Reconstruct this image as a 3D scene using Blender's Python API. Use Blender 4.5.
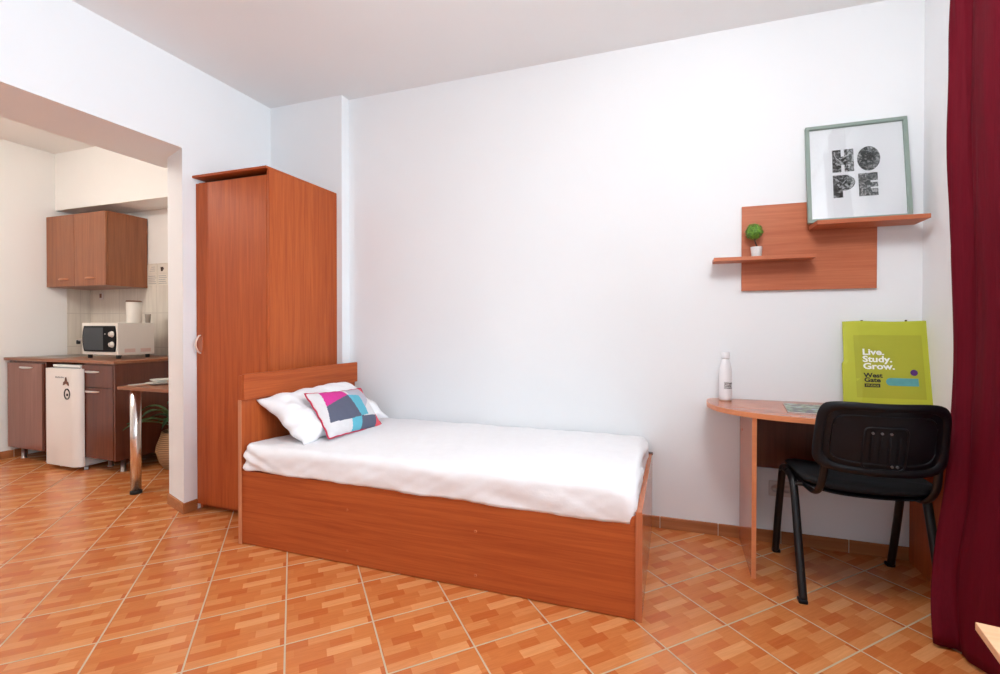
import bpy, bmesh, math, random
from mathutils import Vector, Matrix, noise
S = bpy.context.scene
COL = S.collection
for o in list(bpy.data.objects):
    bpy.data.objects.remove(o)
random.seed(7)
PI = math.pi

# ------------------------------------------------------------------ camera
cd = bpy.data.cameras.new('camera'); cam = bpy.data.objects.new('camera', cd); COL.objects.link(cam)
PITCH, YAW, ROLL, CAMH = -.0091, -.3241, .0012, 1.1206
fwd = Vector((math.sin(YAW)*math.cos(PITCH), math.cos(YAW)*math.cos(PITCH), math.sin(PITCH)))
right = Vector((math.cos(YAW), -math.sin(YAW), 0)); up = right.cross(fwd)
r_ = right*math.cos(ROLL)+up*math.sin(ROLL); u_ = -right*math.sin(ROLL)+up*math.cos(ROLL)
cam.matrix_world = Matrix.Translation((0, 0, CAMH)) @ Matrix((r_, u_, -fwd)).transposed().to_4x4()
cd.sensor_width = 36; cd.lens = 465.06*36/1000
cd.shift_x = -.01776; cd.shift_y = -.00525
cd.clip_start = .02
S.camera = cam

# ------------------------------------------------------------------ light and exposure
S.view_settings.view_transform = 'Standard'; S.view_settings.look = 'None'
S.view_settings.gamma = 1; S.view_settings.use_curve_mapping = False
S.view_settings.exposure = 0.1
w = bpy.data.worlds.new('sky'); S.world = w; w.use_nodes = True
w.node_tree.nodes['Background'].inputs[0].default_value = (.72, .82, 1, 1)
w.node_tree.nodes['Background'].inputs[1].default_value = 1.6

def area(name, loc, rot, sx, sy, power, color):
    l = bpy.data.lights.new(name, 'AREA'); l.shape = 'RECTANGLE'; l.size = sx; l.size_y = sy
    l.energy = power; l.color = color
    o = bpy.data.objects.new(name, l); COL.objects.link(o); o.location = loc; o.rotation_euler = rot
    return o
WIN1 = (-1.55, 1.95, .75, 2.35)       # right wall window: y0,y1,z0,z1
WIN2 = (-1.3, .9, .75, 2.35)         # window in the wall behind the camera: x0,x1,z0,z1
area('daylight_right', (1.42, (WIN1[0]+WIN1[1])/2, (WIN1[2]+WIN1[3])/2), (0, PI/2, 0), 1.6, 3.45, 102, (.86, .95, 1))
area('daylight_rear', ((WIN2[0]+WIN2[1])/2, -2.75, 1.55), (PI/2, 0, 0), 2.2, 1.6, 14, (.86, .95, 1))
sun = bpy.data.lights.new('sun', 'SUN'); sun.energy = 3.5; sun.angle = .02; sun.color = (1, .95, .86)
so = bpy.data.objects.new('sun', sun); COL.objects.link(so)
so.rotation_euler = Vector((-.55, -.25, -.7)).to_track_quat('-Z', 'Y').to_euler()

# ------------------------------------------------------------------ materials
def hx(r, g, b):
    f = lambda c: (c/255/12.92) if c/255 <= .04045 else ((c/255+.055)/1.055)**2.4
    return (f(r), f(g), f(b), 1)
class NT:
    def __init__(s, name):
        s.m = bpy.data.materials.new(name); s.m.use_nodes = True; s.t = s.m.node_tree
        s.b = s.t.nodes['Principled BSDF']
    def n(s, typ, **kw):
        x = s.t.nodes.new(typ)
        for k, v in kw.items(): setattr(x, k, v)
        return x
    def l(s, a, b): s.t.links.new(a, b)
    def math(s, op, a, b=None, c=None):
        x = s.n('ShaderNodeMath', operation=op)
        for i, v in enumerate((a, b, c)):
            if v is None: continue
            if isinstance(v, (int, float)): x.inputs[i].default_value = v
            else: s.l(v, x.inputs[i])
        return x.outputs[0]
    def mix(s, f, a, b, blend='MIX'):
        x = s.n('ShaderNodeMix', data_type='RGBA', blend_type=blend)
        for i, v in ((0, f), (6, a), (7, b)):
            if isinstance(v, (int, float)): x.inputs[i].default_value = v
            elif isinstance(v, tuple): x.inputs[i].default_value = v
            else: s.l(v, x.inputs[i])
        return x.outputs[2]
    def obj_vec(s, scale=(1, 1, 1)):
        tc = s.n('ShaderNodeTexCoord'); mp = s.n('ShaderNodeMapping'); mp.inputs['Scale'].default_value = scale
        s.l(tc.outputs['Object'], mp.inputs[0]); return mp.outputs[0]
    def noise(s, vec, scale=5, detail=4, rough=.5, dist=0):
        x = s.n('ShaderNodeTexNoise'); x.inputs['Scale'].default_value = scale; x.inputs['Detail'].default_value = detail
        x.inputs['Roughness'].default_value = rough; x.inputs['Distortion'].default_value = dist
        if vec is not None: s.l(vec, x.inputs['Vector'])
        return x.outputs['Fac']
    def ramp(s, fac, stops, interp='LINEAR'):
        x = s.n('ShaderNodeValToRGB'); cr = x.color_ramp; cr.interpolation = interp
        while len(cr.elements) < len(stops): cr.elements.new(1)
        for e, (p, c) in zip(cr.elements, stops): e.position = p; e.color = c
        s.l(fac, x.inputs[0]); return x.outputs[0]
    def bump(s, h, strength=.1, dist=.01):
        x = s.n('ShaderNodeBump'); x.inputs['Strength'].default_value = strength; x.inputs['Distance'].default_value = dist
        s.l(h, x.inputs['Height']); s.l(x.outputs[0], s.b.inputs['Normal'])

def plain(name, c, rough=.5, metal=0, var=.04, spec=.5, nscale=9, coat=0, bump=0):
    N = NT(name)
    v = N.obj_vec(); f = N.noise(v, nscale, 3)
    dark = tuple(x*(1-var) for x in c[:3])+(1,); lite = tuple(min(1, x*(1+var)) for x in c[:3])+(1,)
    N.l(N.ramp(f, [(.3, dark), (.7, lite)]), N.b.inputs['Base Color'])
    N.b.inputs['Roughness'].default_value = rough; N.b.inputs['Metallic'].default_value = metal
    N.b.inputs['Specular IOR Level'].default_value = spec
    N.b.inputs['Coat Weight'].default_value = coat
    if bump: N.bump(N.noise(v, nscale*3, 4), bump, .005)
    return N.m

def wood(name, dark, lite, axis='Z', rough=.35, freq=38, spec=.5):
    N = NT(name)
    st = {'X': (.35, 1, 1), 'Y': (1, .35, 1), 'Z': (1, 1, .35)}[axis]
    v = N.obj_vec(tuple(q if q == 1 else .045 for q in st))
    f1 = N.noise(v, freq, 5, .6, .6); v2 = N.obj_vec(tuple(q if q == 1 else .02 for q in st)); f2 = N.noise(v2, freq*4, 3, .7)
    f3 = N.noise(v, freq*.22, 2, .5, .3)
    f = N.math('ADD', N.math('MULTIPLY', f1, .5), N.math('ADD', N.math('MULTIPLY', f2, .3), N.math('MULTIPLY', f3, .2)))
    N.l(N.ramp(f, [(.38, dark), (.60, lite)]), N.b.inputs['Base Color'])
    N.b.inputs['Roughness'].default_value = rough; N.b.inputs['Specular IOR Level'].default_value = spec
    N.bump(f2, .04, .002)
    return N.m

M = {}
M['wall'] = plain('white_wall_paint', (.86, .885, .905, 1), .85, var=.012, nscale=1.5, bump=.03)
M['ceil'] = plain('white_ceiling_paint', (.86, .885, .895, 1), .9, var=.01, nscale=1.5)
M['kwall'] = plain('cream_wall_paint', (.88, .87, .845, 1), .85, var=.012, nscale=1.5)
CD, CL = (.35, .063, .013, 1), (.50, .112, .026, 1)
for a in 'XYZ': M['wood'+a] = wood('cherry_laminate_'+a.lower(), CD, CL, a, .5, spec=.28)
M['shelfwood'] = wood('pear_laminate_shelf', (.44, .12, .052, 1), (.56, .18, .085, 1), 'X', .45, spec=.3)
for a in 'XYZ': M['deskwood'+a] = wood('pear_laminate_'+a.lower(), (.42, .11, .04, 1), (.54, .16, .062, 1), a, .15, spec=.6)
for a in 'XZ': M['kwood'+a] = wood('kitchen_laminate_'+a.lower(), (.22, .07, .026, 1), (.34, .12, .048, 1), a, .3)
M['dwood'] = wood('shade_darkened_laminate', (.09, .02, .01, 1), (.135, .033, .016, 1), 'Z', .25)  # dark laminate, albedo lowered further to carry the base cabinets' shading
M['darksteel'] = plain('dark_steel_screw', (.2, .2, .21, 1), .4, 1)
M['handle'] = plain('pale_metal_handle', (.85, .68, .58, 1), .3, .3)
M['darkgap'] = plain('gap_shade_board', (.05, .018, .01, 1), .9)  # near-black colour stands in for the shade under the wardrobe top
M['edge'] = wood('pale_edge_band', (.52, .2, .1, 1), (.62, .26, .13, 1), 'Z', .3)
M['edgeX'] = wood('orange_edge_band', (.60, .2, .08, 1), (.7, .26, .11, 1), 'X', .3)
M['tablewood'] = wood('light_beech_laminate', (.66, .36, .2, 1), (.75, .44, .26, 1), 'X', .3)
M['linen'] = plain('white_cotton', (.9, .9, .92, 1), .85, var=.012, spec=.2, bump=.08, nscale=30)
M['black'] = plain('black_plastic', (.007, .007, .009, 1), .36, var=.1, spec=.22)
M['blackmetal'] = plain('black_painted_metal', (.008, .008, .009, 1), .35, var=.1, spec=.4)
M['blackfab'] = plain('black_seat_fabric', (.01, .011, .013, 1), .75, var=.2, nscale=60, spec=.3)
M['chrome'] = plain('polished_chrome', (.75, .73, .71, 1), .25, 1, var=.02)
M['steel'] = plain('brushed_steel', (.62, .6, .58, 1), .35, 1, var=.03)
M['white'] = plain('white_enamel', (.82, .79, .76, 1), .3, var=.01)
M['cream'] = plain('cream_plastic', (.78, .73, .66, 1), .4, var=.01)
M['bottle'] = plain('white_bottle_coating', (.86, .86, .88, 1), .3, var=.01)
M['socket'] = plain('white_socket_plastic', (.7, .66, .64, 1), .4, var=.01)
M['gloss'] = plain('glossy_black_plastic', (.004, .004, .005, 1), .5, spec=.1)
M['ink'] = plain('black_ink', (.012, .012, .012, 1), .6)
M['greyink'] = plain('grey_ink', (.3, .3, .32, 1), .6)
M['whiteink'] = plain('white_ink', (.88, .9, .85, 1), .6, var=.01)
M['green'] = plain('lime_green_bag_fabric', hx(184, 190, 50), .6, var=.07, nscale=5, bump=.1)
M['green2'] = plain('olive_green_print', hx(170, 173, 44), .6, var=.03, nscale=5)
M['teal'] = plain('teal_print', hx(86, 158, 160), .6, var=.12, nscale=25)
M['purple'] = plain('purple_print', hx(78, 30, 110), .6)
M['frame'] = plain('sage_green_frame', hx(138, 155, 146), .45, var=.02)
M['paper'] = plain('white_poster_paper', (.94, .94, .96, 1), .7, var=.01)
M['pot'] = plain('white_pot_glaze', (.72, .71, .70, 1), .4, var=.02)
M['brown'] = plain('dark_brown_bark', (.05, .02, .012, 1), .8, var=.2, nscale=60)
M['brownlid'] = plain('brown_plastic_lid', (.22, .1, .05, 1), .5)
M['plate'] = plain('glazed_plate', (.72, .7, .64, 1), .25, var=.01)
M['basket'] = NT('woven_basket')
N = M['basket']; v = N.obj_vec((1, 1, 1)); wv = N.n('ShaderNodeTexWave', wave_type='BANDS', bands_direction='Z'); wv.inputs['Scale'].default_value = 22
wv.inputs['Distortion'].default_value = 2; N.l(v, wv.inputs[0])
N.l(N.ramp(wv.outputs['Fac'], [(0, (.22, .12, .05, 1)), (1, (.5, .3, .15, 1))]), N.b.inputs['Base Color']); N.bump(wv.outputs['Fac'], .5, .01)
M['basket'] = N.m
def leafmat(name, a, b, sc):
    N = NT(name); f = N.noise(N.obj_vec(), sc, 2); N.l(N.ramp(f, [(.35, a), (.65, b)]), N.b.inputs['Base Color'])
    N.b.inputs['Roughness'].default_value = .5; return N.m
M['leaf'] = leafmat('green_topiary_leaf', (.04, .16, .01, 1), (.26, .5, .06, 1), 90)
M['leaf2'] = leafmat('dark_green_leaf', (.02, .06, .018, 1), (.09, .18, .06, 1), 12)
M['cordleaf'] = M['leaf2']
# velvet curtain
N = NT('crimson_velvet'); v = N.obj_vec((90, 90, 5)); f = N.noise(v, 2, 3); f2 = N.noise(N.obj_vec(), 3, 3)
c = N.mix(N.math('MULTIPLY', f, .6), (.09, .003, .009, 1), (.155, .006, .016, 1)); N.l(c, N.b.inputs['Base Color'])
N.b.inputs['Roughness'].default_value = .7; N.b.inputs['Sheen Weight'].default_value = 0; N.b.inputs['Sheen Tint'].default_value = (.8, .1, .2, 1)
N.b.inputs['Specular IOR Level'].default_value = .08
N.bump(f, .15, .003); M['curtain'] = N.m
# foliage photograph texture inside the poster letters
N = NT('monochrome_fern_print'); v = N.obj_vec((1, 1, 1)); f = N.noise(v, 30, 5, .75, 2.4); 
c = N.ramp(f, [(.42, (.012, .018, .016, 1)), (.5, (.07, .085, .08, 1)), (.58, (.5, .5, .51, 1))]); N.l(c, N.b.inputs['Base Color']); N.b.inputs['Roughness'].default_value = .6
M['fern'] = N.m
# magazine cover
N = NT('magazine_cover_print'); f = N.noise(N.obj_vec(), 22, 3, .6); 
c = N.ramp(f, [(.35, hx(75, 76, 88)), (.46, hx(120, 140, 112)), (.53, hx(150, 176, 160)), (.60, hx(158, 172, 200))], 'CONSTANT'); N.l(c, N.b.inputs['Base Color']); N.b.inputs['Roughness'].default_value = .3
M['mag'] = N.m
def glass(name, tint=(1, 1, 1, 1), a=.12):
    N = NT(name); t = N.t; out = t.nodes['Material Output']
    g = N.n('ShaderNodeBsdfGlossy'); g.inputs['Roughness'].default_value = .03
    tr = N.n('ShaderNodeBsdfTransparent'); tr.inputs[0].default_value = tint
    fr = N.n('ShaderNodeFresnel'); fr.inputs[0].default_value = 1.5
    mx = N.n('ShaderNodeMixShader'); N.l(N.math('MULTIPLY', fr.outputs[0], 1.5), mx.inputs[0]); N.l(tr.outputs[0], mx.inputs[1]); N.l(g.outputs[0], mx.inputs[2])
    N.l(mx.outputs[0], out.inputs[0]); return N.m
M['glass'] = glass('clear_glass')
M['darkglass'] = plain('dark_oven_glass', (.035, .042, .05, 1), .3, var=.05, spec=.25)
# lamp emission
N = NT('warm_lamp_diffuser'); N.b.inputs['Emission Color'].default_value = (1, .82, .6, 1); N.b.inputs['Emission Strength'].default_value = 4; M['lamp'] = N.m

# floor tiles : printed parquet on square tiles laid at 44 degrees
TILE, ANG, OX, OY = .30, .7744, -7.8516, 5.0307
def floor_mat():
    N = NT('parquet_print_floor_tile')
    g = N.n('ShaderNodeTexCoord'); sep = N.n('ShaderNodeSeparateXYZ'); N.l(g.outputs['Object'], sep.inputs[0])
    x = N.math('SUBTRACT', N.math('MULTIPLY', sep.outputs[0], 1/TILE), OX); y = N.math('SUBTRACT', N.math('MULTIPLY', sep.outputs[1], 1/TILE), OY)
    ca, sa = math.cos(ANG), math.sin(ANG)
    a = N.math('ADD', N.math('MULTIPLY', x, ca), N.math('MULTIPLY', y, sa))
    b = N.math('SUBTRACT', N.math('MULTIPLY', x, sa), N.math('MULTIPLY', y, ca))
    u = N.math('FRACT', a); v = N.math('FRACT', b)
    ns = 7
    vs = N.math('MULTIPLY', v, ns); row = N.math('FLOOR', vs)
    t = N.math('DIVIDE', N.math('ADD', row, u), ns)
    P = {'d': hx(206, 117, 62), 'm': hx(211, 126, 70), 'o': hx(215, 133, 76), 'l': hx(222, 146, 90), 'p': hx(230, 160, 104), 'k': hx(202, 110, 57)}
    rows = [[(0, 'd'), (.22, 'l'), (.75, 'o')],
            [(0, 'o'), (.08, 'm'), (.45, 'd'), (.72, 'o')],
            [(0, 'm'), (.42, 'p'), (.9, 'o')],
            [(0, 'o'), (.14, 'k'), (.5, 'o'), (.78, 'd')],
            [(0, 'l'), (.3, 'm'), (.66, 'l')],
            [(0, 'd'), (.38, 'm'), (.6, 'o')],
            [(0, 'l'), (.5, 'p'), (.92, 'k')]]
    stops = []
    for i, r in enumerate(rows):
        for p, k in r: stops.append(((i+p)/ns, P[k]))
    col = N.ramp(t, stops, 'CONSTANT')
    comb = N.n('ShaderNodeCombineXYZ'); N.l(N.math('MULTIPLY', a, .16), comb.inputs[0]); N.l(N.math('MULTIPLY', b, 2.2), comb.inputs[1]); N.l(row, comb.inputs[2])
    gr = N.noise(comb.outputs[0], 11, 6, .72, 1.4)
    col = N.mix(.8, col, N.ramp(gr, [(.3, (.80, .71, .60, 1)), (.7, (1.0, 1.0, 1.0, 1))]), 'MULTIPLY')
    # printed light stripe along two sides, and grout
    du = N.math('MINIMUM', u, N.math('SUBTRACT', 1, u)); dv = N.math('MINIMUM', v, N.math('SUBTRACT', 1, v))
    d = N.math('MINIMUM', du, dv)
    gm = N.math('LESS_THAN', d, .0100)
    col = N.mix(gm, col, (.56, .42, .27, 1))
    N.l(col, N.b.inputs['Base Color'])
    N.l(N.math('ADD', .24, N.math('MULTIPLY', gm, .45)), N.b.inputs['Roughness'])
    sm = N.n('ShaderNodeMapRange'); sm.inputs[1].default_value = .006; sm.inputs[2].default_value = .02; N.l(d, sm.inputs[0])
    N.bump(sm.outputs[0], .35, .003)
    return N.m
M['floor'] = floor_mat()
M['skirt'] = wood('brown_ceramic_skirting', (.33, .11, .035, 1), (.5, .19, .07, 1), 'X', .25, 14)
M['skirtY'] = wood('brown_ceramic_skirting_side', (.33, .11, .035, 1), (.5, .19, .07, 1), 'Y', .25, 14)
M['grout'] = plain('pale_grout', (.62, .5, .38, 1), .8)
def tile_mat():
    N = NT('beige_wall_tiles'); tc = N.n('ShaderNodeTexCoord'); sep = N.n('ShaderNodeSeparateXYZ'); N.l(tc.outputs['Object'], sep.inputs[0])
    s_ = N.math('ADD', sep.outputs[0], sep.outputs[1])
    a = N.math('FRACT', N.math('MULTIPLY', s_, 4)); b = N.math('FRACT', N.math('MULTIPLY', sep.outputs[2], 3.2))
    d = N.math('MINIMUM', N.math('MINIMUM', a, N.math('SUBTRACT', 1, a)), N.math('MINIMUM', b, N.math('SUBTRACT', 1, b)))
    c = N.ramp(N.noise(N.obj_vec((1, 1, .1)), 25, 4), [(.35, (.66, .60, .52, 1)), (.65, (.76, .70, .61, 1))])
    N.l(N.mix(N.math('LESS_THAN', d, .012), c, (.6, .54, .47, 1)), N.b.inputs['Base Color']); N.b.inputs['Roughness'].default_value = .3
    return N.m
M['tile'] = tile_mat()

# ------------------------------------------------------------------ mesh helpers
def wloc(o):
    v = Vector((0, 0, 0))
    while o: v += o.location; o = o.parent
    return v
def obj(name, bm, m, parent=None, local=False, smooth=False, origin=None):
    off = wloc(parent) if parent else Vector((0, 0, 0))
    if origin is not None: off = Vector(origin)
    if not local and off.length > 0: bmesh.ops.translate(bm, vec=-off, verts=bm.verts)
    bmesh.ops.recalc_face_normals(bm, faces=bm.faces)
    me = bpy.data.meshes.new(name); bm.to_mesh(me); bm.free()
    for mm in (m if isinstance(m, (list, tuple)) else [m]): me.materials.append(mm)
    if smooth:
        for p in me.polygons: p.use_smooth = True
    o = bpy.data.objects.new(name, me); COL.objects.link(o)
    if parent: o.parent = parent
    elif origin is not None: o.location = origin
    return o
def autosmooth(o, ang=35):
    me = o.data
    for p in me.polygons: p.use_smooth = True
    b = bmesh.new(); b.from_mesh(me)
    for e in b.edges:
        if len(e.link_faces) == 2 and e.calc_face_angle(0) > math.radians(ang): e.smooth = False
    b.to_mesh(me); b.free(); return o
def thing(name, label, cat, loc=(0, 0, 0), group=None, rz=0):
    o = bpy.data.objects.new(name, None); COL.objects.link(o); o.location = loc; o.rotation_euler = (0, 0, rz)
    o.empty_display_size = .05
    return tag(o, label, cat, group)
def tag(o, label, cat, group=None):
    o['label'] = label; o['category'] = cat
    if group: o['group'] = group
    return o
def struct(name, bm, m, parent=None, smooth=False):
    o = obj(name, bm, m, parent); 
    o['kind'] = 'structure'; return o
def B(): return bmesh.new()
def box(bm, x0, x1, y0, y1, z0, z1, bev=0, seg=2, mi=0):
    vs = [bm.verts.new((x, y, z)) for x in (x0, x1) for y in (y0, y1) for z in (z0, z1)]
    F = [(0, 1, 3, 2), (4, 6, 7, 5), (0, 4, 5, 1), (2, 3, 7, 6), (0, 2, 6, 4), (1, 5, 7, 3)]
    fs = [bm.faces.new([vs[i] for i in f]) for f in F]
    for f in fs: f.material_index = mi
    if bev:
        es = list({e for f in fs for e in f.edges})
        bmesh.ops.bevel(bm, geom=es, offset=bev, segments=seg, affect='EDGES', profile=.5)
    return bm
def prism(bm, pts, z0, z1, axis='Z', mi=0):
    def P(a, b, c):
        return {'Z': (a, b, c), 'Y': (a, c, b), 'X': (c, a, b)}[axis]
    lo = [bm.verts.new(P(a, b, z0)) for a, b in pts]; hi = [bm.verts.new(P(a, b, z1)) for a, b in pts]
    n = len(pts)
    fs = [bm.faces.new(lo), bm.faces.new(hi)]+[bm.faces.new((lo[i], lo[(i+1) % n], hi[(i+1) % n], hi[i])) for i in range(n)]
    for f in fs: f.material_index = mi
    return bm
def lathe(bm, prof, cx=0, cy=0, cz=0, n=32, mi=0, cap=True):
    rings = []
    for r, z in prof: rings.append([bm.verts.new((cx+r*math.cos(2*PI*i/n), cy+r*math.sin(2*PI*i/n), cz+z)) for i in range(n)])
    for a, b in zip(rings, rings[1:]):
        for i in range(n): bm.faces.new((a[i], a[(i+1) % n], b[(i+1) % n], b[i])).material_index = mi
    if cap:
        bm.faces.new(rings[0]).material_index = mi; bm.faces.new(rings[-1]).material_index = mi
    return bm
def catmull(pts, k=8, closed=False):
    out = []; n = len(pts); P = [Vector(p) for p in pts]
    rng = range(n) if closed else range(n-1)
    for i in rng:
        if closed: p0, p1, p2, p3 = P[i-1], P[i], P[(i+1) % n], P[(i+2) % n]
        else: p0, p1, p2, p3 = P[max(i-1, 0)], P[i], P[i+1], P[min(i+2, n-1)]
        for j in range(k):
            t = j/k
            out.append(.5*((2*p1)+(p2-p0)*t+(2*p0-5*p1+4*p2-p3)*t*t+(3*p1-p0-3*p2+p3)*t**3))
    if not closed: out.append(P[-1])
    return out
def tube(bm, pts, ra, rb=None, n=14, side=None, closed=False, taper=None):
    """oval tube; ra across 'side' vector, rb the other way"""
    rb = rb or ra; P = [Vector(p) for p in pts]; rings = []
    for i, p in enumerate(P):
        d = (P[min(i+1, len(P)-1)]-P[max(i-1, 0)]).normalized()
        s = Vector(side) if side else (Vector((0, 0, 1)) if abs(d.z) < .9 else Vector((1, 0, 0)))
        s = (s-d*s.dot(d)).normalized(); t = d.cross(s); k = taper[i] if taper else 1
        rings.append([bm.verts.new(p+s*ra*k*math.cos(2*PI*j/n)+t*rb*k*math.sin(2*PI*j/n)) for j in range(n)])
    for a, b in zip(rings, rings[1:]):
        for j in range(n): bm.faces.new((a[j], a[(j+1) % n], b[(j+1) % n], b[j]))
    bm.faces.new(rings[0]); bm.faces.new(rings[-1]); return bm
def screw(name, parent, p, nrm, r, m, depth=.002):
    """small round bolt head on a face"""
    b = B(); n = Vector(nrm)
    q = n.to_track_quat('Z', 'Y').to_matrix().to_4x4()
    lathe(b, [(r, 0), (r, depth*.6), (r*.8, depth), (r*.35, depth), (r*.3, depth*.4)], n=14)
    bmesh.ops.transform(b, matrix=Matrix.Translation(p) @ q, verts=b.verts)
    return obj(name, b, m, parent)
def text_bm(s, size, ex=.0006, bold=0, sx=1, spacing=.9, align='LEFT'):
    cu = bpy.data.curves.new('lettering', 'FONT'); cu.body = s; cu.size = size; cu.extrude = ex; cu.offset = bold; cu.space_line = spacing; cu.align_x = align
    cu.resolution_u = 3
    t = bpy.data.objects.new('lettering', cu); COL.objects.link(t)
    dg = bpy.context.evaluated_depsgraph_get(); dg.update()
    me = bpy.data.meshes.new_from_object(t.evaluated_get(dg)); bm = B(); bm.from_mesh(me)
    bpy.data.objects.remove(t); bpy.data.curves.remove(cu); bpy.data.meshes.remove(me)
    bmesh.ops.scale(bm, vec=(sx, 1, 1), verts=bm.verts); return bm
def xf(bm, m): bmesh.ops.transform(bm, matrix=m, verts=bm.verts); return bm
def basis(o, ex, ey):
    ex = Vector(ex).normalized(); ey = Vector(ey); ey = (ey-ex*ey.dot(ex)).normalized(); ez = ex.cross(ey)
    m = Matrix((ex, ey, ez)).transposed().to_4x4(); return Matrix.Translation(o) @ m

# ------------------------------------------------------------------ room shell
XL, XR, YB, ZC, YF = -2.785, 1.123, 2.72, 2.71, -2.45
XLk, XK, YK = -3.04, -5.4, 2.98           # kitchen side of the partition, kitchen left wall, kitchen back wall
KYF = -1.2
b = B(); box(b, XK-.1, XR+.3, YF-.1, YK+.1, -.1, 0); struct('floor', b, M['floor'])
b = B(); box(b, XLk+.13, XR+.3, YF-.1, YB+.3, ZC, ZC+.1); struct('ceiling', b, M['ceil'])
b = B(); box(b, XK-.1, XLk+.13, KYF-.1, YK+.1, ZC, ZC+.1); struct('ceiling_kitchen', b, M['kwall'])
b = B(); box(b, -2.162, XR+.3, YB, YB+.12, 0, ZC); struct('wall_back', b, M['wall'])
b = B(); box(b, XL-.001, -2.162, 2.645, YB+.12, 0, ZC); struct('wall_back_jog', b, M['wall'])
# right wall with its window opening
y0, y1, z0, z1 = WIN1
b = B()
box(b, XR, XR+.28, y1, YB+.12, 0, ZC); box(b, XR, XR+.28, YF-.1, y0, 0, ZC); box(b, XR, XR+.28, y0, y1, 0, z0); box(b, XR, XR+.28, y0, y1, z1, ZC)
struct('wall_right', b, M['wall'])
def window(name, horiz, c0, c1, z0, z1, pos, inner):
    f = B()
    def bb(bm, a0, a1, d0, d1, zz0, zz1):
        if horiz: box(bm, a0, a1, d0, d1, zz0, zz1, .004)
        else: box(bm, d0, d1, a0, a1, zz0, zz1, .004)
    wd = .06
    bb(f, c0, c1, pos, pos+.07, z0, z0+wd); bb(f, c0, c1, pos, pos+.07, z1-wd, z1)
    n = 3
    for i in range(n+1):
        p = c0+(c1-c0-wd)*i/n; bb(f, p, p+wd, pos+.001, pos+.069, z0+wd, z1-wd)
    o = struct(name, f, M['white'])
    g = B()
    if horiz: box(g, c0+wd, c1-wd, pos+.03, pos+.036, z0+wd, z1-wd)
    else: box(g, pos+.03, pos+.036, c0+wd, c1-wd, z0+wd, z1-wd)
    obj('window_pane', g, M['glass'], o)
    return o
window('window_1', False, WIN1[0], WIN1[1], WIN1[2], WIN1[3], XR+.13, 0)
window('window_2', True, WIN2[0], WIN2[1], WIN2[2], WIN2[3], YF-.17, 0)
x0, x1, z0, z1 = WIN2
b = B()
box(b, XL-.3, x0, YF-.28, YF, 0, ZC); box(b, x1, XR+.28, YF-.28, YF, 0, ZC); box(b, x0, x1, YF-.28, YF, 0, z0); box(b, x0, x1, YF-.28, YF, z1, ZC)
struct('wall_front', b, M['wall'])
# partition between room and kitchen with the wide opening
b = B()
prism(b, [(XL, 2.0), (XLk, 2.09), (XLk, YK), (XL, YK)], 0, 2.19)
prism(b, [(XL, YF), (XL, YK), (XLk, YK), (XLk, 2.22), (-3.25, 2.22), (-3.25, YF)], 2.19, ZC)
box(b, XLk, XL, YF, -.3, 0, 2.19)
struct('wall_left', b, M['wall'])
b = B(); box(b, XK-.12, XK, KYF-.1, YK+.1, 0, ZC); struct('wall_kitchen_left', b, M['kwall'])
b = B(); box(b, XK, XLk, YK, YK+.12, 0, ZC); box(b, XK, XLk, 2.71, YK, 2.19, ZC); struct('wall_kitchen_back', b, M['kwall'])
b = B(); box(b, XK, XLk, KYF-.12, KYF, 0, ZC); struct('wall_kitchen_front', b, M['kwall'])
b = B(); box(b, XK, XLk, YK-.008, YK, .8, 1.7); struct('trim_1', b, M['tile'])
b = B(); box(b, XK, XK+.008, 2.79, YK-.008, .8, 1.5); struct('trim_2', b, M['tile'])
# skirting tiles, each joint a narrow pale gap
def skirting(name, a0, a1, joint0, pos, depth, axis, h=.064):
    t = B(); g = B(); j = joint0
    while j > a0: j -= .3
    cuts = []
    while j < a1: cuts.append(j); j += .3
    cuts.append(j)
    for c0, c1 in zip(cuts, cuts[1:]):
        s, e = max(c0+.002, a0), min(c1-.002, a1)
        if e-s < .01: continue
        p0, p1 = min(pos, pos+depth), max(pos, pos+depth)
        if axis == 'X': box(t, s, e, p0, p1, 0, h, .002, 1)
        else: box(t, p0, p1, s, e, 0, h, .002, 1)
    k = depth*.75; p0, p1 = min(pos, pos+k), max(pos, pos+k)
    if axis == 'X': box(g, a0, a1, p0, p1, 0, h-.001)
    else: box(g, p0, p1, a0, a1, 0, h-.001)
    o = struct(name, t, M['skirt'] if axis == 'X' else M['skirtY']); obj('joint', g, M['grout'], o); return o
skirting('baseboard_back', -2.0, XR, .23, YB, -.01, 'X')
skirting('baseboard_right', -2.3, YB-.011, 2.5, XR, -.01, 'Y')
skirting('baseboard_left', 2.0, 2.079, 1.99, XL, .01, 'Y')
b = B(); prism(b, [(XL+.01, 2.0), (XL+.008, 1.989), (XLk-.002, 2.079), (XLk-.002, 2.091), (XL, 2.001)], 0, .064); struct('baseboard_jamb', b, M['skirt'])
skirting('baseboard_kitchen_left', KYF, 2.5, 2.41, XK, .01, 'Y')

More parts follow.
